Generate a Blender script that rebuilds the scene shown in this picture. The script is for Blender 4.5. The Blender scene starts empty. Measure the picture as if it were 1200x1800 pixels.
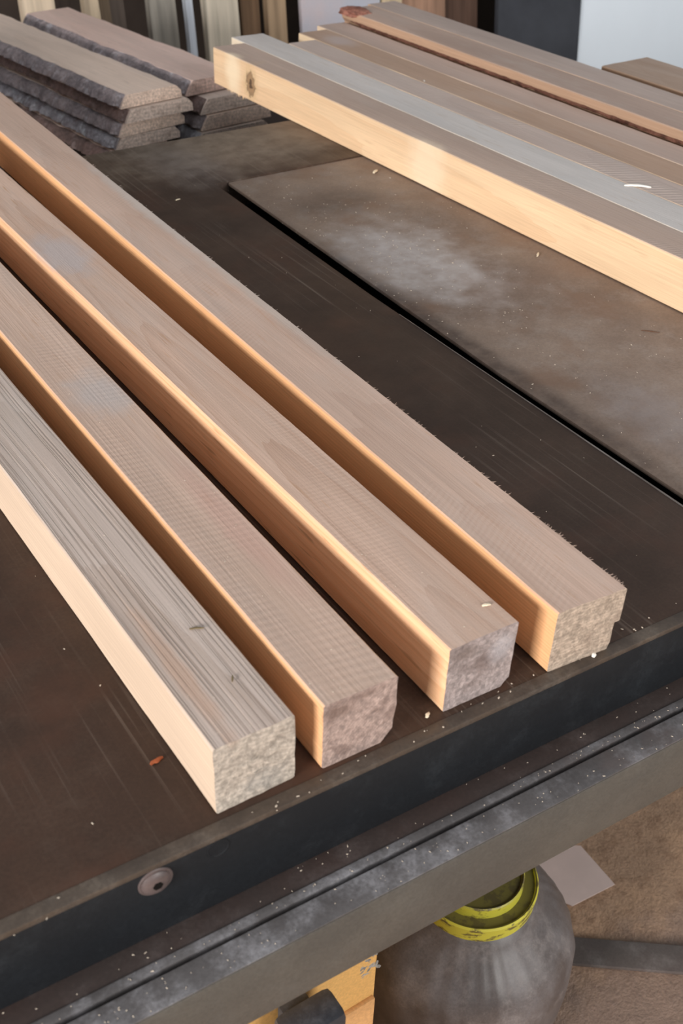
import bpy, bmesh, math, random
from mathutils import Vector, Matrix, noise
random.seed(7)
C = bpy.context.scene.collection
ZT = 0.80                      # height of the machine table above the floor
R = math.radians

# ------------------------------------------------------------------ helpers
def lin(r, g, b):
    f = lambda c: (c/255/12.92) if c/255 <= .04045 else ((c/255+.055)/1.055)**2.4
    return (f(r), f(g), f(b), 1)

def tag(o, label=None, cat=None, group=None, kind=None):
    if label: o['label'] = label
    if cat: o['category'] = cat
    if group: o['group'] = group
    if kind: o['kind'] = kind
    return o

def thing(name, label, cat, loc=(0, 0, 0), rz=0, group=None):
    o = bpy.data.objects.new(name, None); C.objects.link(o)
    o.empty_display_size = .05
    o.location = loc; o.rotation_euler = (0, 0, rz)
    return tag(o, label, cat, group)

def obj(name, bm, mat, parent=None, loc=None, rot=None, smooth=30):
    me = bpy.data.meshes.new(name)
    bmesh.ops.recalc_face_normals(bm, faces=bm.faces)
    bm.to_mesh(me); bm.free()
    if smooth:
        for p in me.polygons: p.use_smooth = True
        me.set_sharp_from_angle(angle=R(smooth))
    me.materials.append(mat)
    o = bpy.data.objects.new(name, me); C.objects.link(o)
    if parent: o.parent = parent
    if loc: o.location = loc
    if rot: o.rotation_euler = rot
    return o

def N3(x, y, z, s=1.0): return noise.noise(Vector((x*s, y*s, z*s)))

def add_box(bm, x0, x1, y0, y1, z0, z1, bev=0):
    r = bmesh.ops.create_cube(bm, size=1)
    vs = r['verts']
    for v in vs:
        v.co = Vector(((x0+x1)/2+v.co.x*(x1-x0), (y0+y1)/2+v.co.y*(y1-y0), (z0+z1)/2+v.co.z*(z1-z0)))
    if bev:
        es = list({e for v in vs for e in v.link_edges})
        bmesh.ops.bevel(bm, geom=es, offset=bev, segments=2, profile=.6, affect='EDGES')
    return bm

def box(*a, bev=0): return add_box(bmesh.new(), *a, bev=bev)

def prism(poly, z0, z1, bev=0):
    bm = bmesh.new()
    lo = [bm.verts.new((x, y, z0)) for x, y in poly]; hi = [bm.verts.new((x, y, z1)) for x, y in poly]
    n = len(poly)
    bm.faces.new(hi); bm.faces.new(lo[::-1])
    for i in range(n): bm.faces.new((lo[i], lo[(i+1) % n], hi[(i+1) % n], hi[i]))
    if bev:
        bmesh.ops.recalc_face_normals(bm, faces=bm.faces)
        bmesh.ops.bevel(bm, geom=list(bm.edges), offset=bev, segments=2, profile=.6, affect='EDGES')
    return bm

def lathe(prof, seg=96, wob=None):
    bm = bmesh.new(); rings = []
    for r, z in prof:
        ring = []
        for k in range(seg):
            a = 2*math.pi*k/seg
            rr = r+(wob(a, z, r) if wob else 0)
            ring.append(bm.verts.new((rr*math.cos(a), rr*math.sin(a), z)))
        rings.append(ring)
    for a, b in zip(rings, rings[1:]):
        for k in range(seg): bm.faces.new((a[k], a[(k+1) % seg], b[(k+1) % seg], b[k]))
    bm.faces.new(rings[0]); bm.faces.new(rings[-1])
    return bm

def densify(poly, step):
    out = []
    n = len(poly)
    for i in range(n):
        a, b = poly[i], poly[(i+1) % n]
        L = math.dist(a, b); k = max(1, int(math.ceil(L/step)))
        for j in range(k): out.append((a[0]+(b[0]-a[0])*j/k, a[1]+(b[1]-a[1])*j/k))
    return out

def rect(w, h, c=.0012):
    return [(c, 0), (w-c, 0), (w, c), (w, h-c), (w-c, h), (c, h), (0, h-c), (0, c)]

def bar(prof, length, seed, n=110, jit=.00025, skew=0.0, skew_far=0.0, fuzz=.0006, step=.007, hairs=0, bow=0.0):
    """a sawn bar along +Y from y=0; prof is its (x,z) outline"""
    bm = bmesh.new()
    P = densify(prof, step); m = len(P)
    cx = sum(p[0] for p in P)/m; cz = sum(p[1] for p in P)/m
    st = []
    ys = [length*(i/n)**1.25 for i in range(n+1)]
    for y in ys:
        row = []
        t = y/length
        for (x, z) in P:
            dx = jit*(N3(x*40+seed, y*14, z*40)+.6*N3(x*150, y*80+seed, z*150))
            dz = jit*(N3(x*40, y*14+seed, z*40+9)+.6*N3(x*150+seed, y*80, z*150))
            if z < .0005: dz = 0
            sk = skew*x*(1-t)+skew_far*x*t
            e = fuzz*N3(x*420+seed, z*420, seed) if y == 0 or t == 1 else 0
            row.append(bm.verts.new((x+dx+bow*math.sin(math.pi*t), y+sk+e, z+dz)))
        st.append(row)
    for a, b in zip(st, st[1:]):
        for k in range(m): bm.faces.new((a[k], a[(k+1) % m], b[(k+1) % m], b[k]))
    for row, yb, sk in ((st[0], 0, skew), (st[-1], length, skew_far)):
        prev = row
        for s in (.8, .6, .4, .2):
            cur = []
            for k, (x, z) in enumerate(P):
                X, Z = cx+(x-cx)*s, cz+(z-cz)*s
                cur.append(bm.verts.new((X, yb+sk*X+fuzz*(N3(X*420+seed, Z*420, seed)+.5*N3(X*160, Z*160, seed+3)), Z)))
            for k in range(m): bm.faces.new((prev[k], prev[(k+1) % m], cur[(k+1) % m], cur[k]))
            prev = cur
        bm.faces.new(prev)
    rnd = random.Random(seed)
    W = max(p[0] for p in prof); Hh = max(p[1] for p in prof)
    for i in range(hairs):            # torn fibres left standing along the far upper arris
        y = rnd.random()**2*length*.6; L = rnd.uniform(.0012, .0035); w = .00035
        a = rnd.uniform(-.9, .5)
        b0 = Vector((W-.0006, y, Hh-.0006)); tip = b0+Vector((L*math.cos(a), L*math.sin(a), rnd.uniform(-.0005, .0008)))
        v = [bm.verts.new(b0+Vector((0, -w, 0))), bm.verts.new(b0+Vector((0, w, 0))), bm.verts.new(b0+Vector((-w, 0, -.0006))), bm.verts.new(tip)]
        for f in ((0, 1, 2), (0, 3, 1), (1, 3, 2), (2, 3, 0)): bm.faces.new([v[q] for q in f])
    return bm

# ------------------------------------------------------------------ materials
class NT:
    def __init__(s, name):
        s.m = bpy.data.materials.new(name); s.m.use_nodes = True
        s.t = s.m.node_tree; s.t.nodes.clear()
        s.out = s.n('ShaderNodeOutputMaterial'); s.b = s.n('ShaderNodeBsdfPrincipled')
        s.l(s.b.outputs[0], s.out.inputs[0]); s.tc = s.n('ShaderNodeTexCoord')
    def n(s, k, **kw):
        x = s.t.nodes.new(k)
        for a, v in kw.items(): setattr(x, a, v)
        return x
    def l(s, a, b): s.t.links.new(a, b)
    def put(s, v, sock):
        if hasattr(v, 'is_output'): s.l(v, sock)
        else: sock.default_value = v
    def math(s, op, a, b=0.0, c=None, clamp=False):
        x = s.n('ShaderNodeMath', operation=op, use_clamp=clamp); s.put(a, x.inputs[0]); s.put(b, x.inputs[1])
        if c is not None: s.put(c, x.inputs[2])
        return x.outputs[0]
    def vmath(s, op, a, b=(0, 0, 0)):
        x = s.n('ShaderNodeVectorMath', operation=op); s.put(a, x.inputs[0]); s.put(b, x.inputs[1])
        return x.outputs['Value'] if op in ('LENGTH', 'DISTANCE', 'DOT_PRODUCT') else x.outputs[0]
    def mapped(s, v, loc=(0, 0, 0), rot=(0, 0, 0), sc=(1, 1, 1)):
        x = s.n('ShaderNodeMapping'); s.put(v, x.inputs[0]); x.inputs[1].default_value = loc
        x.inputs[2].default_value = rot; x.inputs[3].default_value = sc
        return x.outputs[0]
    def noise(s, v, scale, detail=3, rough=.55, dist=0, col=False):
        x = s.n('ShaderNodeTexNoise'); s.put(v, x.inputs['Vector']); x.inputs['Scale'].default_value = scale
        x.inputs['Detail'].default_value = detail; x.inputs['Roughness'].default_value = rough; x.inputs['Distortion'].default_value = dist
        return x.outputs['Color' if col else 'Fac']
    def rng(s, v, a, b, c=0.0, d=1.0, smooth=True):
        x = s.n('ShaderNodeMapRange', interpolation_type='SMOOTHSTEP' if smooth else 'LINEAR')
        s.put(v, x.inputs[0]); 
        for i, q in enumerate((a, b, c, d)): s.put(q, x.inputs[i+1])
        return x.outputs[0]
    def mix(s, f, a, b, mode='MIX'):
        x = s.n('ShaderNodeMix', data_type='RGBA', blend_type=mode); s.put(f, x.inputs[0]); s.put(a, x.inputs[6]); s.put(b, x.inputs[7])
        return x.outputs[2]
    def xyz(s, v):
        x = s.n('ShaderNodeSeparateXYZ'); s.l(v, x.inputs[0]); return x.outputs
    def bump(s, h, strength=.5, dist=.001):
        x = s.n('ShaderNodeBump'); s.put(h, x.inputs['Height']); x.inputs['Strength'].default_value = strength; x.inputs['Distance'].default_value = dist
        s.l(x.outputs[0], s.b.inputs['Normal'])
    def spot(s, P, c, rad, soft=.6, nz=0, nscale=60):
        d = s.vmath('LENGTH', s.vmath('DIVIDE', s.vmath('SUBTRACT', P, c), rad))
        if nz: d = s.math('ADD', d, s.math('MULTIPLY', s.math('SUBTRACT', s.noise(P, nscale, 4), .5), nz))
        return s.rng(d, 1.0, 1.0-soft)

def wood(name, side, late, top=None, toplate=None, end=None, pith=(.03, -.06), ring=.0032, ringstr=.5, saw=.5, sawsp=.0045, sawrot=.15,
         ridge=0, dust=.3, dustcol=(190, 176, 168), spots=(), knot=None, rough=.62, tilt=.012, seed=0, spec=.3, enddark=.35, sawcol=.10, dash=.30):
    """solid sawn softwood: separate side and top colours, saw marks and dust on top, torn end grain"""
    k = NT(name); P = k.tc.outputs['Object']; Nn = k.tc.outputs['Normal']
    top = top or side; toplate = toplate or late; end = end or late
    Ps = k.vmath('ADD', P, (seed*3.1, seed*1.7, seed*.9))
    wv = k.noise(k.mapped(Ps, sc=(7, 1.3, 7)), 1.0, 2, col=True)
    wv = k.vmath('MULTIPLY', k.vmath('SUBTRACT', wv, (.5, .5, .5)), (.016, 0, .016))
    Pw = k.vmath('ADD', P, wv)
    fine = k.vmath('MULTIPLY', k.vmath('SUBTRACT', k.noise(k.mapped(Ps, sc=(90, 9, 90)), 1.0, 2, col=True), (.5, .5, .5)), (.0012, 0, .0012))
    Pw = k.vmath('ADD', Pw, fine)
    w = k.n('ShaderNodeTexWave', wave_type='RINGS', rings_direction='Y', wave_profile='SAW')
    k.l(k.mapped(Pw, loc=(-pith[0], 0, -pith[1]), rot=(tilt, 0, tilt*.7)), w.inputs[0]); w.inputs['Scale'].default_value = .314/ring
    rg = k.math('POWER', w.outputs['Fac'], 2.2)
    fib = k.noise(k.mapped(Ps, sc=(700, 9, 700)), 1.0, 3, .6)
    tone = k.noise(k.mapped(Ps, sc=(14, 1.6, 14)), 1.0, 3)
    fine_n = k.noise(Ps, 900, 2, .7)
    nz = k.xyz(Nn)
    mt = k.rng(nz[2], .55, .85); me = k.rng(k.math('ABSOLUTE', nz[1]), .55, .8)
    rs = k.math('MULTIPLY', rg, ringstr)
    cs = k.mix(rs, lin(*side), lin(*late))
    ct = k.mix(k.math('MULTIPLY', rs, .75), lin(*top), lin(*toplate))
    base = k.mix(mt, cs, ct)  # up-facing faces take the separate top colour
    base = k.mix(1.0, base, k.rng(tone, .25, .75, .86, 1.08), 'MULTIPLY')
    base = k.mix(1.0, base, k.rng(fib, .25, .75, .88, 1.06), 'MULTIPLY')
    da = k.math('MULTIPLY', k.rng(k.noise(k.mapped(Ps, rot=(0, 0, .05), sc=(330, 26, 330)), 1.0, 1.5), .60, .74), k.rng(tone, .35, .6))
    base = k.mix(k.math('MULTIPLY', da, dash), base, lin(*[int(q*.78) for q in late]))
    # saw kerf marks across the top
    sw = k.n('ShaderNodeTexWave', wave_type='BANDS', bands_direction='Y', wave_profile='SIN')
    k.l(k.mapped(P, rot=(0, 0, sawrot)), sw.inputs[0]); sw.inputs['Scale'].default_value = .314/sawsp
    sw.inputs['Distortion'].default_value = 1.6; sw.inputs['Detail'].default_value = 2; sw.inputs['Detail Scale'].default_value = 1.2
    sm = k.math('MULTIPLY', k.math('MULTIPLY', sw.outputs['Fac'], k.rng(k.noise(k.mapped(Ps, sc=(25, 7, 25)), 1.0, 2), .42, .62)), mt)
    sm = k.math('MULTIPLY', sm, saw)
    base = k.mix(k.math('MULTIPLY', sm, sawcol*2), base, lin(225, 208, 196))
    h = k.math('ADD', k.math('MULTIPLY', sm, .5), k.math('MULTIPLY', fib, .35))
    h = k.math('ADD', h, k.math('MULTIPLY', rg, .25)); h = k.math('ADD', h, k.math('MULTIPLY', fine_n, .25))
    if ridge:
        gn = k.noise(k.mapped(k.vmath('ADD', Pw, (0, 0, 0)), sc=(880, 3.2, 30)), 1.0, 1.5, .5)
        rmask = k.rng(k.noise(k.mapped(Ps, sc=(30, 2, 30)), 1.0, 2), .3, .6, .35, 1)
        gv = k.math('MULTIPLY', k.math('MULTIPLY', k.rng(gn, .50, .62), mt), rmask)
        base = k.mix(k.math('MULTIPLY', k.math('POWER', gv, 1.0), .50*ridge), base, lin(132, 112, 100))
        h = k.math('ADD', h, k.math('MULTIPLY', k.math('SUBTRACT', 1.0, gv), 1.4*ridge))
    # dust lying on top
    dm = k.rng(k.noise(k.mapped(Ps, sc=(22, 6, 22)), 1.0, 5, .65), .47, .72)
    base = k.mix(k.math('MULTIPLY', k.math('MULTIPLY', dm, mt), dust), base, lin(*dustcol))
    if knot:
        c, rad = knot
        d = k.vmath('LENGTH', k.vmath('DIVIDE', k.vmath('SUBTRACT', k.vmath('ADD', P, k.vmath('MULTIPLY', fine, (3, 3, 3))), c), rad))
        d = k.math('ADD', d, k.math('MULTIPLY', k.math('SUBTRACT', k.noise(P, 130, 4, .6), .5), 1.5))
        base = k.mix(k.rng(d, 1.9, .9, 0, .55), base, lin(205, 172, 130))
        base = k.mix(k.math('MULTIPLY', k.rng(d, 1.05, .8), .8), base, lin(122, 96, 72))
        base = k.mix(k.math('MULTIPLY', k.rng(d, .78, .6), .6), base, lin(176, 140, 104))
        base = k.mix(k.math('MULTIPLY', k.rng(d, .38, .2), .9), base, lin(84, 64, 50))
    # torn end grain
    en = k.noise(Ps, 260, 5, .7); eb = k.noise(Ps, 55, 3)
    ec = k.mix(k.rng(en, .3, .7), lin(*[int(q*.80) for q in end]), lin(*[min(255, int(q*1.13)) for q in end]))
    ec = k.mix(k.math('MULTIPLY', rg, .42), ec, lin(*[int(q*.74) for q in end]))
    ec = k.mix(k.math('MULTIPLY', k.rng(eb, .52, .66), enddark), ec, lin(int(end[0]*.6), int(end[1]*.56), int(end[2]*.54)))
    base = k.mix(me, base, ec)
    for c, rad, col, st, nzz in spots:
        base = k.mix(k.math('MULTIPLY', k.spot(P, c, rad, .75, nzz), st), base, lin(*col))
    h = k.math('ADD', k.math('MULTIPLY', h, k.math('SUBTRACT', 1.0, k.math('MULTIPLY', me, .7))), k.math('MULTIPLY', k.math('MULTIPLY', en, me), 2.2))
    k.l(base, k.b.inputs['Base Color'])
    k.b.inputs['Roughness'].default_value = rough
    k.b.inputs['Specular IOR Level'].default_value = spec
    k.bump(h, .75, .0008)
    return k.m

def steel(name, col, col2, rough=.4, metal=0.0, streak=0.0, dust=0, dustcol=(150, 140, 132), spots=(), bumps=.25, rvar=.15, spec=.5, scale=9, rust=None):
    k = NT(name); P = k.tc.outputs['Object']
    a = k.noise(P, scale, 5, .6); b = k.noise(P, 45, 5, .65)
    base = k.mix(k.rng(a, .3, .7), lin(*col), lin(*col2))
    f = k.noise(P, 420, 3, .7)
    base = k.mix(1.0, base, k.rng(f, .2, .8, .85, 1.15), 'MULTIPLY')
    h = k.math('ADD', k.math('MULTIPLY', b, .4), k.math('MULTIPLY', f, .3))
    if streak:
        s = k.noise(k.mapped(P, sc=(260, 2.5, 260)), 1.0, 3, .6)
        s = k.math('MULTIPLY', k.rng(s, .54, .70), k.rng(k.noise(P, 5, 2), .38, .6))
        base = k.mix(k.math('MULTIPLY', s, streak), base, lin(112, 98, 88))
        h = k.math('ADD', h, k.math('MULTIPLY', s, .5))
    if rust:
        base = k.mix(k.math('MULTIPLY', k.rng(k.noise(k.vmath('ADD', P, (4, 2, 1)), 13, 4), .5, .7), .6), base, lin(*rust))
    r = k.rng(a, .25, .75, rough-rvar, rough+rvar)
    if dust:
        d = k.math('MULTIPLY', k.rng(k.noise(k.vmath('ADD', P, (1, 5, 2)), 24, 6, .72), .45, .75), dust)
        d = k.math('MULTIPLY', d, k.rng(f, .25, .65, .5, 1))
        base = k.mix(d, base, lin(*dustcol)); r = k.math('ADD', r, k.math('MULTIPLY', d, .35))
    for c, rad, colr, st, nzz in spots:
        m = k.math('MULTIPLY', k.spot(P, c, rad, .85, nzz, 28), st)
        m = k.math('MULTIPLY', m, k.rng(b, .25, .7, .45, 1.0))
        base = k.mix(m, base, lin(*colr)); r = k.math('ADD', r, k.math('MULTIPLY', m, .2))
    k.l(base, k.b.inputs['Base Color']); k.l(r, k.b.inputs['Roughness'])
    k.b.inputs['Metallic'].default_value = metal; k.b.inputs['Specular IOR Level'].default_value = spec
    k.bump(h, bumps, .0006)
    return k.m

def bark_mat(name, c1, c2, c3):
    k = NT(name); P = k.tc.outputs['Object']
    v = k.n('ShaderNodeTexVoronoi'); v.inputs['Scale'].default_value = 75; k.l(k.mapped(P, sc=(1, .6, 1)), v.inputs[0])
    a = k.noise(P, 30, 5, .7); f = k.noise(P, 200, 4, .7)
    b = k.mix(k.rng(a, .35, .65), lin(*c1), lin(*c2))
    b = k.mix(k.math('MULTIPLY', k.rng(k.noise(k.vmath('ADD', P, (3, 1, 2)), 48, 5, .7), .5, .68), .75), b, lin(*c3))
    b = k.mix(1.0, b, k.rng(f, .2, .8, .7, 1.25), 'MULTIPLY')
    k.l(b, k.b.inputs['Base Color']); k.b.inputs['Roughness'].default_value = .9; k.b.inputs['Specular IOR Level'].default_value = .15
    k.bump(k.math('ADD', k.math('MULTIPLY', v.outputs['Distance'], -.5), f), .8, .003)
    return k.m

def plain(name, col, rough=.6, var=.12, scale=20, spec=.3, bumps=.2, metal=0):
    k = NT(name); P = k.tc.outputs['Object']
    k.l(k.mix(1.0, lin(*col), k.rng(k.noise(P, scale, 5, .65), .25, .75, 1-var, 1+var), 'MULTIPLY'), k.b.inputs['Base Color'])
    k.b.inputs['Roughness'].default_value = rough; k.b.inputs['Specular IOR Level'].default_value = spec; k.b.inputs['Metallic'].default_value = metal
    k.bump(k.noise(P, scale*12, 4, .7), bumps, .001)
    return k.m

# ------------------------------------------------------------------ camera
cam = bpy.data.cameras.new('camera'); co = bpy.data.objects.new('camera', cam); C.objects.link(co)
r_, u_, b_ = Vector((.83522, -.5491, .03007)), Vector((.30711, .5111, .80278)), Vector((-.45617, -.66126, .59551))
M = Matrix((r_, u_, b_)).transposed().to_4x4(); M.translation = Vector((0, 0, ZT+.5))
co.matrix_world = M
cam.sensor_fit = 'VERTICAL'; cam.sensor_height = 36; cam.lens = 36*1964.36/1800
cam.clip_start = .02; cam.clip_end = 60
cam.dof.use_dof = True; cam.dof.focus_distance = .92; cam.dof.aperture_fstop = 13
bpy.context.scene.camera = co

# ------------------------------------------------------------------ light
W = bpy.data.worlds.new('world'); bpy.context.scene.world = W; W.use_nodes = True
bg = W.node_tree.nodes['Background']; bg.inputs[0].default_value = (.86, .94, 1.0, 1); bg.inputs[1].default_value = .48

def area(name, loc, target, sx, sy, power, col):
    d = bpy.data.lights.new(name, 'AREA'); d.shape = 'RECTANGLE'; d.size = sx; d.size_y = sy; d.energy = power; d.color = col
    o = bpy.data.objects.new(name, d); C.objects.link(o); o.location = loc
    o.rotation_euler = (Vector(target)-Vector(loc)).to_track_quat('-Z', 'Y').to_euler()
    return o
area('window_daylight', (-3.4, -.55, ZT+.98), (.35, .75, ZT), 1.4, .7, 218, (1, .97, .94))
area('front_fill', (1.3, -3.0, ZT+1.3), (.4, .5, ZT-.2), 2.2, 1.6, 95, (1, .98, .95))  # added fill behind the camera, brightens bar ends, floor and canister
area('rear_daylight', (2.6, 4.3, ZT+1.55), (.7, 1.0, ZT), 2.2, 1.2, 190, (.86, .93, 1))

sc = bpy.context.scene
sc.view_settings.view_transform = 'Standard'; sc.view_settings.look = 'None'
sc.view_settings.exposure = 0; sc.view_settings.gamma = 1
sc.view_settings.use_curve_mapping = False

# ------------------------------------------------------------------ the machine table
m_top = steel('dark_table_steel', (66, 48, 38), (54, 39, 31), .48, streak=.75, dust=.10, dustcol=(120, 106, 94), rvar=.08, spec=.28, rust=(76, 50, 38),
              spots=(((.72, 1.33, 0), (.30, .16, .1), (146, 130, 114), .75, .9), ((.62, 1.28, 0), (.07, .12, .1), (126, 116, 112), .5, .8)))  # the large beige spot is painted glare of light from behind
m_plate = steel('worn_cover_plate', (142, 122, 108), (118, 99, 87), .5, dust=.45, dustcol=(160, 148, 140), rvar=.10, spec=.35, rust=(124, 96, 78), scale=7,
                spots=(((.70, .90, 0), (.10, .16, .1), (182, 173, 170), .9, 1.1), ((.632, .70, 0), (.022, .50, .1), (66, 52, 46), .75, .6), ((.72, 1.08, 0), (.08, .06, .1), (72, 58, 48), .5, .8),  # dark band along the slot: worn smear plus soft shadow in the colour
                       ((.92, .80, 0), (.25, .05, .1), (120, 92, 76), .5, .8), ((.70, .52, 0), (.07, .12, .1), (140, 132, 132), .5, .9)))
m_apron = steel('black_apron_paint', (27, 29, 32), (20, 21, 24), .55, dust=.12, dustcol=(84, 88, 92), spots=(), rvar=.08, spec=.25, scale=14)
m_edge = steel('rubbed_table_edge', (78, 66, 56), (58, 48, 41), .5, dust=.30, dustcol=(140, 128, 116), scale=30)
m_ledge = steel('brown_ledge_steel', (58, 45, 41), (46, 36, 33), .6, dust=.30, dustcol=(110, 100, 98), scale=12)
m_rail = steel('dusty_rail_steel', (92, 88, 88), (74, 70, 70), .5, dust=.75, dustcol=(152, 150, 154), scale=18, rust=(84, 70, 66))
m_railface = steel('grey_rail_face', (82, 78, 72), (72, 68, 63), .5, streak=0, dust=.12, dustcol=(112, 110, 106), rvar=.06, scale=16)
m_dark = plain('recess_black', (20, 16, 14), .9, spec=.1)  # near-black colour stands in for shade in slot, groove and socket
m_ochre = steel('ochre_body_paint', (222, 174, 104), (214, 164, 96), .5, dust=.12, dustcol=(222, 180, 120), rvar=.05, scale=6, bumps=.1)
m_ochre2 = steel('ochre_lower_sheet', (214, 162, 108), (206, 154, 100), .5, rvar=.05, scale=6, bumps=.1)
m_iron = steel('dark_iron', (48, 50, 56), (38, 40, 46), .5, dust=.3, dustcol=(130, 130, 134))
m_bolt = steel('rusty_bolt_steel', (94, 80, 77), (76, 64, 62), .45, dust=.3, dustcol=(140, 126, 122), scale=60)

tb = thing('machine_table', 'long dark steel machine table carrying the sawn wooden bars', 'machine table', (0, 0, ZT))
K = -.0355                                  # the front edge runs a touch out of square
fy = lambda x, d=0: .352+K*x-d
XL, XR, YB = -.45, 1.42, 1.372
top_poly = [(XL, fy(XL)), (.614, fy(.614)), (.613, .58), (.613, .85), (.622, 1.2030), (XR, 1.2030), (XR, YB), (XL, YB)]
obj('tabletop', prism(top_poly, -.060, 0, .0007), m_top, tb)
plate = [(.6255, fy(.6255)), (XR, fy(XR)), (XR, 1.2012), (.6400, 1.2012), (.6242, .66)]
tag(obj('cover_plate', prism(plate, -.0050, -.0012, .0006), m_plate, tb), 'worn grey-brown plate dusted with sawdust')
obj('plate_bed', prism([(.6145, fy(.6145)+.003), (XR-.001, fy(XR)+.003), (XR-.001, 1.2026), (.6225, 1.2026), (.6145, .85)], -.060, -.034), m_dark, tb)
tag(obj('worn_edge', prism([(.6108, .42), (.6128, .42), (.6128, .80), (.6120, .80)], -.001, .0003, .0001), steel('bright_worn_steel', (132, 122, 116), (100, 90, 84), .4, scale=40), tb), 'bright worn line along the slot')
def strip(name, d0, d1, z0, z1, mat, bev=.0006, parent=tb):
    p = [(XL, fy(XL, d1)), (XR, fy(XR, d1)), (XR, fy(XR, d0)), (XL, fy(XL, d0))]
    return obj(name, prism(p, z0, z1, bev), mat, parent)
tag(strip('edge_strip', -.0075, .0012, -.004, .0004, m_edge, .0005), 'lighter rubbed strip along the front edge')
tag(strip('front_apron', .0002, .0030-.002, -.060, -.0042, m_apron, .0002), 'black painted front apron')
strip('ledge', .0005, .0165, -.072, -.0600, m_ledge)
strip('ledge_lip', .0166, .0226, -.072, -.0588, m_rail)
strip('rail_web', .0227, .0260, -.100, -.080, m_dark, 0)
rail = strip('guide_rail', .0262, .0445, -.118, -.0590, m_railface, .0022)
tag(strip('rail_cap', .0266, .0440, -.0588, -.0578, m_rail, .0003), 'dusty pale upper face of the rail')
rot_front = math.atan(K)
def front_disc(name, x, z, prof, mat, parent=tb, seg=40):
    bm = lathe(prof, seg)
    return obj(name, bm, mat, parent, (x, fy(x, .001), z), (R(90), 0, rot_front))
# countersunk hex socket bolt and a filled hole in the apron
bo = front_disc('bolt', .1280, -.0135, [(.0100, -.002), (.0100, .0005), (.0096, .0009), (.0084, .0010), (.0083, .0016), (.0074, .0025), (.0055, .0033), (.0028, .0037)], m_bolt)
tag(bo, 'rust-tinged domed bolt')
obj('hex_socket', lathe([(.0030, .0015), (.0030, .0039), (.0022, .0039)], 6), m_dark, bo)
tag(front_disc('plugged_hole', .165, -.0105, [(.0068, -.001), (.0068, .0003), (.0060, .0004), (.0057, .0002)], m_apron), 'filled screw hole painted over in black')
# cast body below
body = obj('machine_body', box(-.42, .276, .336, 1.25, -.80, -.0605, bev=.003), m_ochre, tb)
dr = obj('body_lower_sheet', prism([(-.40, .3325), (.274, .3325), (.274, .3362), (-.40, .3362)], -.78, -.243, .0012), m_ochre2, body)  # lower front sheet in a slightly darker, pinker ochre
lv = bmesh.new(); add_box(lv, .186, .2285, .302, .326, -.230, -.173, bev=.006)
add_box(lv, .195, .215, .324, .334, -.225, -.180, bev=.001)
tag(obj('handle', lv, m_iron, body), 'dark iron handle')
ch = bmesh.new()
for i in range(26):
    x = random.uniform(.262, .2772); z = -.200+random.uniform(-.012, .010)-(.276-x)*.3
    bmesh.ops.create_icosphere(ch, subdivisions=1, radius=random.uniform(.0012, .0030), matrix=Matrix.Translation((x, .3362, z)) @ Matrix.Rotation(random.random()*3, 4, 'Y') @ Matrix.Diagonal((1.3, .2, .6, 1)))
tag(obj('chipped_corner', ch, plain('bare_chipped_metal', (150, 146, 140), .6, .5, 300), body), 'chipped bare corner')

# ------------------------------------------------------------------ the four square bars in front
GB = 'square sawn wooden bars lying on the front of the table'
SIDE, LATE = (240, 186, 138), (222, 160, 110)
def front_bar(mat, prof, loc, rz, skew, label, seed, hairs=0, length=1.60, **kw):
    o = obj('wooden_bar', bar(prof, length, seed, skew=skew, hairs=hairs, n=170, **kw), mat, None, (loc[0], loc[1], ZT+.0005), (0, 0, rz))
    return tag(o, label, 'wooden bar', GB)
w1 = wood('bar_wood_ridged', (222, 196, 172), (208, 174, 144), (200, 181, 170), (172, 148, 132), (186, 172, 158), pith=(.02, -.12), ring=.0034, ringstr=.5, saw=.1, ridge=1.0, dust=.35, dustcol=(190, 178, 170), seed=1, enddark=.25,
          spots=(((.012, .06, .051), (.008, .09, .01), (196, 160, 138), .6, .8), ((.03, .01, .01), (.02, .03, .014), (134, 136, 136), .35, .9)))
front_bar(w1, rect(.0495, .0512, .0010), (.1712, .3580), R(.65), -.035, 'square wooden bar with ridged combed grain on top, nearest to the table corner bolt', 11, fuzz=.0014)
w2 = wood('bar_wood_smooth', SIDE, LATE, (206, 176, 158), (190, 158, 138), (172, 148, 138), pith=(.075, -.02), ring=.0021, ringstr=.4, saw=.28, sawsp=.0062, sawrot=.2, dust=.2, seed=2, enddark=.5,
          spots=(((.03, .37, .051), (.03, .05, .01), (184, 176, 174), .6, .9), ((.038, .17, .051), (.016, .12, .01), (196, 156, 142), .55, .6), ((.010, -.001, .042), (.017, .004, .008), (112, 90, 80), .75, .9), ((.026, -.001, .047), (.02, .004, .004), (120, 98, 88), .6, .9)))
p2 = [(.0012, 0), (.040, 0), (.0475, .009), (.0492, .028), (.0490, .0495), (.0478, .0510), (.001, .0510), (0, .0500), (0, .001)]
front_bar(w2, p2, (.2372, .3540), R(.05), -.035, 'smooth-topped wooden bar with curved rings on its end, tight against the ridged bar', 12, fuzz=.0006)
w3 = wood('bar_wood_flame', (246, 198, 156), (228, 170, 122), (208, 176, 157), (182, 143, 120), (166, 150, 146), pith=(.022, .010), ring=.0042, ringstr=.55, saw=.2, dust=.25, seed=3, tilt=.018, enddark=.45, dash=.6,
          spots=(((.02, .63, .052), (.035, .075, .01), (186, 174, 172), .75, .9), ((.014, -.001, .043), (.014, .004, .008), (108, 92, 84), .65, .9), ((.028, -.001, .030), (.010, .004, .014), (112, 94, 88), .5, .9), ((.040, -.001, .036), (.014, .004, .016), (178, 172, 174), .5, .9)))
p3 = [(.001, 0), (.044, 0), (.0498, .006), (.0510, .0505), (.0498, .0519), (.001, .0519), (0, .0508), (0, .001)]
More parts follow.
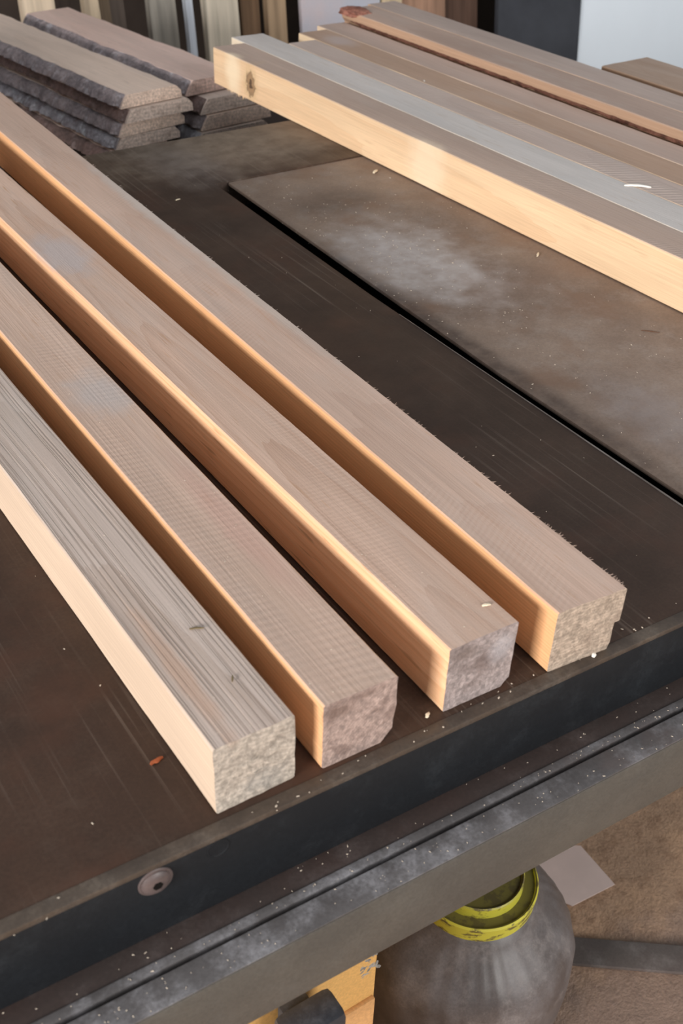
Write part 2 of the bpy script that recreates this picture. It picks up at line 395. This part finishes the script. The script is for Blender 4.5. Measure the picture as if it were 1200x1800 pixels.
front_bar(w3, p3, (.3230, .3525), R(.18), -.035, 'wooden bar with wavy flame grain on top and a mottled grey end', 13, fuzz=.0008)
w4 = wood('bar_wood_sawmarked', (240, 186, 136), (222, 160, 108), (202, 172, 155), (182, 148, 130), (180, 160, 142), pith=(.03, -.20), ring=.0026, ringstr=.4, saw=.40, sawsp=.0045, sawrot=-.55, dust=.3, seed=4, enddark=.3,
          spots=(((.052, .72, .05), (.014, .24, .012), (196, 184, 176), .7, .7), ((.052, .45, .05), (.012, .20, .012), (192, 182, 174), .5, .7)))
p4 = [(.001, 0), (.0478, 0), (.0485, .001), (.0498, .0225), (.0532, .0225), (.0536, .0235), (.0538, .0490), (.0528, .0500), (.001, .0500), (0, .0490), (0, .001)]
front_bar(w4, p4, (.4005, .3450), R(-.80), -.075, 'saw-marked wooden bar with a stepped end and splintery edge, furthest from the corner bolt', 14, hairs=150, fuzz=.0009)

# ------------------------------------------------------------------ the row of bars at the back right
GR = 'wooden bars laid side by side on the cover plate'
TH = R(2.42)
ax = lambda y: .8235+(1.582-y)*.0423        # outer long edge of the first bar
def row_bar(off, w, h, y_far, mat, label, seed, y_near=.22, prof=None, skew_far=-.05, hairs=0, jit=.00025, z=0.0, name='wooden_bar'):
    c, s = math.cos(TH), math.sin(TH)
    x0, y0 = ax(y_near)+off*c, y_near+off*s
    o = obj(name, bar(prof or rect(w-.0006, h, .0009), y_far-y_near, seed, skew_far=skew_far, hairs=hairs, n=130, jit=jit), mat, None, (x0, y0, ZT+z+.0003), (0, 0, TH))
    return tag(o, label, 'wooden bar', GR)
LA = 1.582-.22
wa = wood('bar_wood_pale_face', (240, 205, 166), (228, 184, 142), (188, 164, 150), (170, 142, 126), (226, 196, 150), pith=(-.13, .02), ring=.0055, ringstr=.4, saw=.5, sawsp=.0050, sawrot=.35, dust=.25, seed=5,
          knot=((0, LA-.105, .024), (.03, .013, .019)),
          spots=(((0, LA-.512, .022), (.02, .05, .08), (250, 226, 196), .5, .5), ((0, LA-.055, .03), (.02, .030, .05), (252, 232, 200), .6, .4)))
ba = row_bar(0, .054, .0527, 1.582, wa, 'wooden bar with bright smooth face and a dark knot near its end', 21)
ff = bmesh.new(); rf = random.Random(3)
for i in range(26):
    y = LA-.036-rf.random()*.055; L = rf.uniform(.002, .0055); b0 = Vector((.0004, y, .0008))
    v = [ff.verts.new(b0+Vector(q)) for q in ((0, -.0006, 0), (0, .0006, 0), (.0010, 0, 0), (-rf.uniform(0, .002), rf.uniform(-.002, .002), -L))]
    for f in ((0, 1, 2), (0, 3, 1), (1, 3, 2), (2, 3, 0)): ff.faces.new([v[q] for q in f])
tag(obj('torn_fibres', ff, wa, ba), 'fringe of torn fibres hanging under the edge')
wb = wood('bar_wood_silver_sheen', (240, 222, 196), (222, 190, 150), (206, 197, 192), (198, 188, 182), pith=(.03, -.3), ring=.004, ringstr=.2, saw=.15, dust=.3, dustcol=(196, 194, 192), seed=6, rough=.5, spec=.5)  # pale grey top colour has the rear light's grazing reflection painted in
row_bar(.054, .057, .0527, 1.618, wb, 'silvery grey smooth bar directly behind the knotted bar', 22)
wc = wood('bar_wood_fuzzy', (236, 206, 170), (214, 170, 130), (192, 172, 162), (176, 152, 140), pith=(.02, -.25), ring=.004, ringstr=.3, saw=1.0, sawsp=.0075, sawrot=.5, dust=.4, dustcol=(190, 176, 170), seed=7)
row_bar(.111, .050, .0527, 1.545, wc, 'fuzzy saw-ribbed pinkish bar behind the silvery grey bar, with a white splinter on it', 23)
wd = wood('bar_wood_brown', (240, 214, 180), (214, 170, 130), (180, 150, 130), (164, 134, 114), pith=(.02, -.2), ring=.006, ringstr=.3, saw=.2, dust=.35, dustcol=(184, 166, 156), seed=8,
          spots=(((.03, 1.30, .053), (.03, .05, .02), (186, 168, 162), .8, .5),))
row_bar(.161, .053, .0527, 1.590, wd, 'brown flat bar in the row, third behind the knotted bar', 24)
we = wood('bar_wood_pink', (240, 214, 184), (214, 170, 130), (190, 166, 154), (176, 148, 132), pith=(.02, -.2), ring=.006, ringstr=.3, saw=.2, dust=.3, seed=9)
row_bar(.214, .0535, .0527, 1.615, we, 'pinkish brown bar beside the dark bark-lined gap', 25)
wf = wood('bar_wood_tall', (186, 152, 126), (168, 132, 106), (184, 158, 144), (168, 140, 124), (200, 166, 142), pith=(.02, -.2), ring=.006, ringstr=.3, saw=.2, dust=.35, seed=10)  # side colour darkened to stand in for weak light on that face
pf = [(.012, 0), (.058, 0), (.059, .001), (.059, .0672), (.058, .0682), (.001, .0682), (0, .0672), (.001, .0560), (.006, .0500), (.010, .020)]
fb = row_bar(.2745, .060, .068, 1.632, wf, 'taller wooden bar with a strip of red-brown bark along its lower edge', 26, prof=pf)
m_bark = bark_mat('red_brown_bark', (86, 56, 46), (120, 82, 68), (60, 42, 36))
def bark_rope(length, seed, y0=0.0, rad=.0042):
    bm = bmesh.new(); rings = []; n = int(length/.006)
    for i in range(n+1):
        y = y0+length*i/n; ring = []
        for k in range(8):
            a = 2*math.pi*k/8
            rr = rad*(.55+.75*abs(N3(y*38+seed, k*1.7, seed))+.4*N3(y*120, k*2.1, seed+5))*(1 if 2 < i < n-2 else .4)
            ring.append(bm.verts.new((rr*math.cos(a), y, rr*math.sin(a)*.9)))
        rings.append(ring)
    for a, b in zip(rings, rings[1:]):
        for k in range(8): bm.faces.new((a[k], a[(k+1) % 8], b[(k+1) % 8], b[k]))
    bm.faces.new(rings[0]); bm.faces.new(rings[-1])
    return bm
obj('bark', bark_rope(1.30, 3, .09), m_bark, fb, (.0035, 0, .0535), smooth=60)
be = bmesh.new()
bmesh.ops.create_icosphere(be, subdivisions=4, radius=1)
for v in be.verts:
    q = 1+.30*N3(v.co.x*2.3, v.co.y*2.3, v.co.z*2.3)+.12*N3(v.co.x*7, v.co.y*7, v.co.z*7)
    v.co = Vector((v.co.x*.022*q, v.co.y*.030*q, v.co.z*.0065*q))
tag(obj('bark_patch', be, bark_mat('torn_red_bark', (150, 98, 84), (176, 124, 106), (90, 56, 46)), fb, (.012, 1.632-.22-.022, .0665), smooth=60), 'torn reddish bark at the end')
wg = wood('bar_wood_tall_grey', (206, 168, 132), (188, 146, 110), (186, 166, 156), (170, 148, 136), pith=(.02, -.2), ring=.006, ringstr=.25, saw=.2, dust=.45, seed=11)
row_bar(.3348, .056, .0682, 1.640, wg, 'furthest wooden bar of the row, beyond the bark-edged tall bar', 27)
wh = wood('plank_wood_far', (186, 152, 126), (168, 132, 106), (176, 150, 132), (158, 128, 108), (184, 156, 134), pith=(.04, -.2), ring=.005, ringstr=.3, saw=.2, dust=.2, seed=12)
o = obj('wooden_plank', bar(rect(.098, .062, .001), .95, 31, n=60, skew_far=.0), wh, None, (1.303, .255, ZT+.0003), (0, 0, TH))
tag(o, 'short brown plank end beside the white panel, past the row of bars', 'plank')

# ------------------------------------------------------------------ stacked bark-edged boards behind the table
ZS = ZT-.118
m_bench = plain('dark_bench_wood', (54, 42, 36), .7, .2, 12)
bn = thing('support_bench', 'low dark bench behind the table carrying the stacked bark boards', 'bench', (0, 0, 0))
obj('bench_top', box(.40, 1.35, 1.41, 2.07, ZS-.045, ZS, bev=.003), m_bench, bn)
for x in (.46, 1.29):
    for y in (1.47, 2.01): obj('leg', box(x-.03, x+.03, y-.03, y+.03, 0, ZS-.045, bev=.003), m_bench, bn)

m_slab = [wood('slab_wood_%s' % n, s, l, s, l, s, pith=(.05, -.3), ring=.006, ringstr=.35, saw=.5, sawsp=.007, dust=.3, dustcol=(196, 176, 166), seed=20+i)
          for i, (n, s, l) in enumerate((('tan', (226, 202, 186), (206, 178, 160)), ('pink', (222, 192, 180), (202, 168, 154)), ('grey', (210, 192, 180), (190, 168, 154))))]
m_barks = [bark_mat('grey_bark', (128, 118, 120), (158, 144, 144), (184, 178, 182)), bark_mat('pale_flaky_bark', (124, 116, 120), (166, 162, 168), (206, 210, 216)), bark_mat('brown_bark', (104, 88, 84), (136, 112, 106), (156, 138, 134))]
def slab_board(w, t, length, seed, loc, rz, mat, bark, label, group, taper=.01, flare=.012, lump=1.0):
    bm = bmesh.new(); st = []; n = 70
    left = []
    for i in range(n+1):
        y = length*i/n
        a = 0.006*N3(y*9, seed, 0)+.0030*N3(y*35, seed, 2)
        b = 0.006*N3(y*9, seed, 7)+.0030*N3(y*35, seed, 9)
        e = .0012*N3(seed, y*200, 1) if i == 0 else 0
        tt = t*.94
        pts = [(a-flare*.3, 0), (w+b+flare*.2, 0), (w+b+.002, tt*.55), (w+b-flare*.55, tt), (a+flare*.6, tt), (a+.001, tt*.5)]
        P = densify(pts, .018)
        ring = []
        for (x, z) in P:
            ring.append(bm.verts.new((x, y+e+.002*N3(x*60, z*200, seed)*(i == 0), z+(.0006*N3(x*30, y*20, seed) if z > .001 else 0))))
        st.append(ring)
        left.append((a, tt))
    m = min(len(r) for r in st)
    # rings can differ by a vertex where the outline wavers, so rebuild them to a fixed count
    bm.free(); bm = bmesh.new(); st = []
    for i in range(n+1):
        y = length*i/n
        a = 0.006*N3(y*9, seed, 0)+.0030*N3(y*35, seed, 2); b = 0.006*N3(y*9, seed, 7)+.0030*N3(y*35, seed, 9)
        tt = t*.94
        pts = [(a-flare*.3, 0), (w*.5, 0), (w+b+flare*.2, 0), (w+b+.002, tt*.55), (w+b-flare*.55, tt), (w*.66, tt), (w*.33, tt), (a+flare*.6, tt), (a+.001, tt*.5)]
        ring = [bm.verts.new((x, y+(.0022*N3(x*60, z*200, seed) if i == 0 else 0), z+(.0006*N3(x*30, y*20, seed) if z > .001 else 0))) for x, z in pts]
        st.append(ring)
    m = len(st[0])
    for p, q in zip(st, st[1:]):
        for k in range(m): bm.faces.new((p[k], p[(k+1) % m], q[(k+1) % m], q[k]))
    bm.faces.new(st[0]); bm.faces.new(st[-1])
    o = obj('bark_board', bm, mat, None, loc, (0, 0, rz), smooth=35)
    tag(o, label, 'board', group)
    # bark clinging to the outer (left) edge
    bk = bmesh.new(); rows = []; nn = 110
    for i in range(nn+1):
        y = .004+(length-.008)*i/nn
        a = 0.006*N3(y*9, seed, 0)+.0030*N3(y*35, seed, 2)
        f = lump*(.0035+.0045*abs(N3(y*30, seed, 4))+.003*N3(y*90, seed, 5))
        f *= 1 if 1 < i < nn-1 else .3
        tt = t*.94
        prof = [(a-flare*.28, .0006), (a-flare*.3-f*.9, .001+tt*.12), (a-f*1.1+.002*N3(y*60, 3, seed), tt*.42), (a+flare*.3-f*.9, tt*.78), (a+flare*.62-f*.2, tt*.985), (a+flare*.68, tt*.93), (a+.006, tt*.5)]
        rows.append([bk.verts.new((x+.0012*N3(x*300, y*110, z*300+seed), y, min(max(z, .0004), tt*1.01))) for x, z in prof])
    for p, q in zip(rows, rows[1:]):
        for k in range(7): bk.faces.new((p[k], p[(k+1) % 7], q[(k+1) % 7], q[k]))
    bk.faces.new(rows[0]); bk.faces.new(rows[-1])
    obj('bark', bk, bark, o, smooth=50)
    return o
GL, GQ = 'bark-edged boards in the outer stack', 'bark-edged boards in the inner stack'
T5 = .0212
LB = ['uppermost wide board of the bark stack nearest the front bars, pale top in full view',
      'board just under the pale top board, its pointed corner sticking out',
      'middle board of the five in the bark stack nearest the front bars',
      'board above the bottom one, with pale flaky bark, in the stack nearest the front bars',
      'bottom board of the bark stack nearest the front bars']
for i in range(5):
    z = ZS+T5*(4-i)
    x = (.690, .694, .684, .678, .664)[i]; y = (1.628, 1.622, 1.628, 1.632, 1.640)[i]; w = (.106, .118, .116, .112, .112)[i]
    slab_board(w, T5-.0004, (.62, .60, .64, .58, .60)[i], 40+i, (x, y, z+.0002), R((8.5, 7.5, 8.5, 7.0, 8.0)[i]), m_slab[(0, 2, 0, 2, 0)[i]],
               m_barks[(0, 2, 0, 1, 2)[i]], LB[i], GL, flare=(.014, .012, .012, .012, .012)[i], lump=(1.5, 1.3, 1.6, 2.4, 1.6)[i])
RB = ['uppermost pinkish board of the bark stack behind the knotted bar end',
      'grey board second from the top under the knotted bar end',
      'grey-brown board second from the bottom in the stack under the knotted bar end',
      'bottom board of the stack under the knotted bar end, touching the dark bench']
T4 = .0245
for i in range(4):
    z = ZS+T4*(3-i)
    x = (.826, .838, .836, .822)[i]; y = (1.676, 1.650, 1.646, 1.640)[i]; w = (.108, .126, .132, .140)[i]
    slab_board(w, T4-.0006, (.545, .56, .56, .55)[i], 60+i, (x, y, z+.0002), R((8.0, 7.0, 6.5, 6.0)[i]), m_slab[(1, 2, 0, 2)[i]],
               m_barks[(0, 2, 0, 1)[i]], RB[i], GQ, flare=.016, lump=1.3)

# ------------------------------------------------------------------ boards and sheets leaning at the back
def px_x(p, Y=2.6):
    t = [(50, .900), (315, 1.261), (400, 1.399), (480, 1.527), (570, 1.681), (660, 1.842), (822, 2.157), (980, 2.499), (1150, 2.912), (1300, 3.32)]
    for (a, b), (c, d) in zip(t, t[1:]):
        if p <= c: return b+(d-b)*(p-a)/(c-a)
    return t[-1][1]
wall = tag(obj('wall_back', box(-.6, 4.6, 2.96, 3.06, 0, 2.6), plain('grimy_wall', (70, 60, 54), .9, .3, 3)), 'grimy brown workshop wall behind the leaning boards', 'wall', kind='structure')
def leaning(name, p0, p1, y_foot, t, hgt, mat, label, cat, group=None, tilt=R(8), wav=.004, seed=0, bend=0.0, z0=0.0):
    """a board standing on the floor and leaning back on the wall"""
    x0, x1 = px_x(p0)+.004, px_x(p1)-.004
    bm = bmesh.new(); rows = []; n = 40
    for i in range(n+1):
        z = hgt*i/n
        a = wav*N3(z*4, seed, 0)+bend*math.sin(z*1.6); b = wav*N3(z*4, seed, 5)+bend*math.sin(z*1.6)
        rows.append([bm.verts.new(p) for p in ((a, 0, z), (x1-x0+b, 0, z), (x1-x0+b, t, z), (a, t, z))])
    for p, q in zip(rows, rows[1:]):
        for k in range(4): bm.faces.new((p[k], p[(k+1) % 4], q[(k+1) % 4], q[k]))
    bm.faces.new(rows[0]); bm.faces.new(rows[-1])
    o = obj(name, bm, mat, None, (x0, y_foot, z0+math.sin(tilt)*t*1.02), (-tilt, 0, 0))
    return tag(o, label, cat, group)
GW = 'boards leaning at the back'
def bw(n, c, d, s):
    k = NT('leaning_wood_'+n); P = k.vmath('ADD', k.tc.outputs['Object'], (s*1.3, s*.7, s*2.1))
    g = k.noise(k.mapped(P, sc=(60, 60, 2.5)), 1.0, 3); t = k.noise(k.mapped(P, sc=(14, 14, 3)), 1.0, 3)
    col = k.mix(k.rng(g, .3, .7), lin(*d), lin(*c)); col = k.mix(1.0, col, k.rng(t, .3, .7, .72, 1.1), 'MULTIPLY')
    k.l(col, k.b.inputs['Base Color']); k.b.inputs['Roughness'].default_value = .8; k.b.inputs['Specular IOR Level'].default_value = .2
    k.bump(g, .3, .001); return k.m
YF = 2.44
specs = [
 (20, 80, 0, .022, (214, 194, 170), 'cream board leaning at the back, at the end of the leaning row'),
 (82, 121, .05, .02, (92, 80, 72), 'dark weathered board leaning behind the cream boards'),
 (121, 151, -.01, .022, (204, 184, 158), 'narrow cream board leaning behind the pinkish stack board'),
 (151, 182, .03, .022, (142, 122, 102), 'olive-brown narrow board leaning beside the narrow cream one'),
 (182, 214, .05, .02, (104, 92, 84), 'dull grey-brown board leaning before the black gap'),
 (246, 299, .02, .024, (158, 152, 142), 'wide grey board leaning right after the black gap'),
 (299, 317, -.02, .018, (206, 212, 222), 'thin whitish-blue strip leaning beside the wide grey board'),
 (318, 329, .02, .02, (124, 98, 78), 'thin brown batten leaning beside the whitish-blue strip'),
 (329, 387, -.03, .024, (206, 194, 176), 'wide pale beige board leaning just left of the knotted bar end'),
 (388, 403, .05, .02, (66, 54, 46), 'thin blackish board leaning behind the knotted bar end'),
 (403, 440, .02, .022, (124, 98, 76), 'brown board leaning behind the knotted bar end'),
 (440, 477, -.01, .022, (172, 146, 118), 'tan board leaning beside the pinkish grey sheet'),
 (634, 671, -.02, .024, (214, 192, 160), 'pale splintered board leaning behind the red bark'),
 (671, 753, .00, .024, (168, 132, 110), 'broad warm brown board leaning beyond the far bars'),
 (753, 826, .04, .022, (104, 80, 68), 'dark brown board leaning beside the slate sheet'),
]
for i, (p0, p1, dy, t, c, lab) in enumerate(specs):
    d = tuple(int(q*.82) for q in c)
    leaning('leaning_board', p0, p1, YF+dy, t, 1.75+.07*(i % 3), bw(str(i), c, d, 30+i), lab, 'board', GW, seed=i, bend=.0)
leaning('sheet_panel', 494, 634, YF-.02, .012, 1.5, steel('pink_grey_sheet', (196, 178, 178), (172, 176, 188), .5, rvar=.05, scale=4, bumps=.05),
        'pinkish grey sheet leaning between the tan board and the pale splintered board', 'panel', seed=51, wav=.001)
leaning('sheet_panel', 823, 969, YF-.03, .014, 1.6, plain('slate_sheet', (58, 60, 66), .6, .25, 5), 'dark slate sheet leaning beside the white panel', 'panel', seed=52, wav=.002, bend=.02)
leaning('sheet_panel', 970, 1290, YF-.02, .016, 1.6, plain('white_panel_paint', (236, 244, 252), .35, .02, 3, spec=.5, bumps=.02), 'large bluish white panel leaning at the back', 'panel', seed=53, wav=.001, bend=.02)

# ------------------------------------------------------------------ floor and what stands under the rail
def floor_mat():
    k = NT('packed_sawdust_floor'); P = k.tc.outputs['Object']
    a = k.noise(P, 6, 5, .65); b = k.noise(P, 55, 5, .7); f = k.noise(P, 260, 3, .7)
    c = k.mix(k.rng(a, .35, .65), lin(160, 130, 106), lin(186, 150, 120))
    c = k.mix(k.rng(b, .45, .7, 0, .6), c, lin(124, 94, 72))
    wet = k.spot(P, (.78, .36, 0), (.30, .16, .1), .5, .7, 20)
    c = k.mix(k.math('MULTIPLY', wet, .75), c, lin(128, 108, 98))
    c = k.mix(1.0, c, k.rng(f, .2, .8, .8, 1.2), 'MULTIPLY')
    k.l(c, k.b.inputs['Base Color']); k.l(k.rng(wet, 0, 1, .9, .42), k.b.inputs['Roughness'])
    k.bump(k.math('ADD', k.math('MULTIPLY', b, 1.2), k.math('MULTIPLY', f, .5)), .6, .004)
    return k.m
fl = bmesh.new(); bmesh.ops.create_grid(fl, x_segments=220, y_segments=180, size=1)
for v in fl.verts:
    x, y = 1.4+v.co.x*4.0, .8+v.co.y*2.8
    near = max(0, 1-math.hypot(x-.85, y-.5)/.5)
    v.co = Vector((x, y, -.004+near*(.003*N3(x*22, y*22, 0)+.0015*N3(x*60, y*60, 3))-.001))
tag(obj('floor', fl, floor_mat(), smooth=180), 'brown dusty workshop floor strewn with packed sawdust', 'floor', kind='structure')

m_can = steel('sooty_can_metal', (88, 79, 76), (112, 106, 106), .42, dust=.75, dustcol=(150, 140, 136), rvar=.12, scale=16, rust=(66, 58, 56), spec=.5)
def yellow():
    k = NT('worn_yellow_paint'); P = k.tc.outputs['Object']
    a = k.noise(k.mapped(P, sc=(40, 40, 90)), 1, 5, .7)
    up = k.rng(k.xyz(k.tc.outputs['Normal'])[2], .5, .9)
    c = k.mix(k.rng(a, .52, .60), lin(206, 198, 70), lin(112, 100, 56))
    c = k.mix(k.math('MULTIPLY', up, .88), c, lin(92, 84, 54))
    k.l(c, k.b.inputs['Base Color']); k.b.inputs['Roughness'].default_value = .45
    k.bump(a, .3, .001); return k.m
cx, cy = .541, .507
cn = thing('canister', 'dark sooty rounded canister with a yellow collar, standing under the rail', 'canister', (cx, cy, 0), 0)
prof = [(.085, .0), (.100, .004), (.108, .02), (.114, .08), (.118, .15), (.1185, .176), (.1175, .194), (.113, .211), (.104, .226), (.092, .239), (.079, .250), (.069, .260), (.064, .270), (.050, .277), (.01, .277)]
def wob(a, z, r): return .0008*math.sin(a*26+5*math.sin(a*3)+z*30)*max(0, min(1, (z-.05)/.12))*(1 if r > .07 else .2)*(.4+.6*max(0, N3(math.cos(a)*1.4, math.sin(a)*1.4, 1.1)+.4))
obj('body', lathe(prof, 180, wob), m_can, cn, smooth=50)
obj('collar', lathe([(.064, .270), (.0655, .289), (.0640, .2915), (.0625, .2910), (.0615, .2885), (.050, .2880), (.045, .2875)], 96), yellow(), cn, smooth=35)
obj('inner_rim', lathe([(.0495, .286), (.0495, .3010), (.0482, .3025), (.0465, .3015), (.0460, .2995), (.01, .2990)], 96), yellow(), cn, smooth=35)

m_paper = plain('pink_grey_card', (206, 184, 176), .8, .08, 10, bumps=.05)
pc = bmesh.new(); q = [(.850, .612), (.846, .541), (.774, .547), (.720, .640), (.775, .672)]
lo = [pc.verts.new((x, y, .0015)) for x, y in q]; hi = [pc.verts.new((x, y, .0030)) for x, y in q]
pc.faces.new(hi); pc.faces.new(lo[::-1])
for i in range(len(q)): pc.faces.new((lo[i], lo[(i+1) % len(q)], hi[(i+1) % len(q)], hi[i]))
tag(obj('card_scrap', pc, m_paper), 'pinkish grey scrap of card lying on the floor behind the canister', 'scrap')
d = Vector((.79, -.605)).normalized()
o = obj('metal_strip', box(-.03, .40, 0, .038, 0, .006, bev=.001), steel('dull_floor_strip', (96, 88, 84), (84, 72, 68), .5, dust=.5, dustcol=(136, 128, 124)), None, (.722, .479, -.001), (0, 0, math.atan2(d.y, d.x)))
tag(o, 'flat dull grey strip lying on the floor beside the canister', 'strip')

# ------------------------------------------------------------------ chips and splinters
m_chip = {'pale': plain('pale_chip_wood', (232, 214, 186), .7, .08), 'orange': plain('orange_chip_wood', (158, 84, 50), .7, .2, 200), 'olive': plain('olive_chip', (116, 100, 72), .8, .2, 200),
          'white': plain('white_splinter_wood', (240, 232, 222), .7, .05), 'brown': plain('brown_splinter_wood', (96, 64, 46), .8, .2)}
def chip(kind, L, w, loc, rz, label, seed, name='wood_chip', bend=.2):
    bm = bmesh.new(); rows = []; n = 8
    for i in range(n+1):
        t = i/n; ww = w*(.35+.65*math.sin(math.pi*min(1, t*.9+.08)))*(1+.3*N3(t*6, seed, 0)); z = bend*w*math.sin(math.pi*t)+.0002
        x = L*(t-.5); yo = .25*w*N3(t*3, seed, 4)
        rows.append([bm.verts.new(p) for p in ((x, yo-ww/2, z), (x, yo+ww/2, z), (x, yo+ww*.35, z+w*.3), (x, yo-ww*.35, z+w*.3))])
    for p, q in zip(rows, rows[1:]):
        for k in range(4): bm.faces.new((p[k], p[(k+1) % 4], q[(k+1) % 4], q[k]))
    bm.faces.new(rows[0]); bm.faces.new(rows[-1])
    return tag(obj(name, bm, m_chip[kind], None, loc, (0, 0, rz), smooth=60), label, 'wood chip')
chip('orange', .0085, .0030, (.160, .409, ZT+.0002), R(10), 'red-orange fibre chip on the table left of the ridged bar', 1)
chip('olive', .0085, .0016, (.207, .445, ZT+.0522), R(-25), 'small olive-brown chip on top of the ridged bar', 2)
chip('olive', .0050, .0012, (.205, .398, ZT+.0522), R(60), 'tiny greenish shred near the end of the ridged bar', 3)
chip('white', .030, .0050, (.9690, .840, ZT+.0522), R(-40), 'white splinter lying across the silvery and fuzzy bars', 4, 'splinter', .3)
chip('pale', .012, .0042, (.822, 1.144, ZT-.0010), R(35), 'pale chip on the cover plate close to the plate seam', 5)
chip('pale', .0105, .0026, (.832, .843, ZT-.0010), R(40), 'pale sliver on the cover plate below the middle of the knotted bar', 6)
chip('brown', .018, .0012, (.806, .648, ZT-.0010), R(-45), 'thin brown sliver on the cover plate close to the near end of the knotted bar', 7, 'splinter')
chip('pale', .0055, .0022, (.3660, .372, ZT+.0523), R(-20), 'pale chip on the end of the flame-grained bar', 8)
chip('pale', .0046, .0024, (.314, .3555, ZT+.0002), R(30), 'pale crumb on the table between the smooth and the flame-grained bars', 9)
chip('pale', .0070, .0022, (.558, 1.176, ZT+.0002), R(15), 'pale flake on the dark table left of the slot corner', 10)
chip('white', .0085, .0018, (1.004, 1.290, ZT+.0522), R(60), 'white shred on the brown bar of the row', 11, 'splinter')
chip('white', .0042, .0030, (.437, fy(.437, -.004), ZT+.0005), R(30), 'white crumb at the front edge below the stepped bar end', 12)

# loose sawdust nobody could count: one object
sd = bmesh.new(); rs = random.Random(5)
def crumb(x, y, z, r):
    m = Matrix.Translation((x, y, z+r*.3)) @ Matrix.Rotation(rs.random()*6.28, 4, 'Z') @ Matrix.Diagonal((rs.uniform(.7, 2.2), rs.uniform(.5, 1), .5, 1))
    bmesh.ops.create_icosphere(sd, subdivisions=1, radius=r, matrix=m)
for i in range(520):          # on the plate
    x = .63+abs(rs.gauss(0, .11)); y = rs.uniform(.38, 1.19)
    if rs.random() < .4: x, y = rs.gauss(.70, .05), rs.gauss(.93, .09)
    if x < .628 or x > ax(y)-.006 or y > 1.195 or y < .36: continue
    crumb(x, y, ZT-.0012, rs.uniform(.0002, .0006)*(1 if rs.random() < .92 else 1.6))
for i in range(150):          # on the dark table
    x = rs.uniform(-.05, .60); y = rs.uniform(.35, 1.3)
    if .168 < x < .47: continue
    crumb(x, y, ZT, rs.uniform(.0002, .0007))
for i in range(40): crumb(rs.uniform(0, .6), fy(.3, rs.uniform(-.008, -.001)), ZT+.0004, rs.uniform(.0003, .0008))
for i in range(300):          # on the ledge and the rail
    x = rs.uniform(-.05, .62); a = rs.random()
    if a < .2: crumb(x, fy(x, rs.uniform(.002, .015)), ZT-.0600, rs.uniform(.0002, .0005))
    elif a < .5: crumb(x, fy(x, rs.uniform(.0170, .0222)), ZT-.0588, rs.uniform(.0002, .0005))
    else: crumb(x, fy(x, rs.uniform(.0272, .0435)), ZT-.0578, rs.uniform(.0002, .0005))
for i in range(260):          # on the tops of the four front bars
    b = rs.choice(((.172, .218, .36, .0518), (.239, .284, .36, .0516), (.326, .371, .36, .0524), (.41, .45, .36, .0503)))
    crumb(rs.uniform(b[0], b[1]), b[2]+rs.random()**1.5*.6, ZT+b[3]-.0002, rs.uniform(.00015, .00045))
tag(obj('sawdust', sd, plain('sawdust_grains', (206, 190, 172), .8, .15, 300), smooth=0), 'loose pale sawdust crumbs strewn over the plate, rail and bars', 'sawdust', kind='stuff')
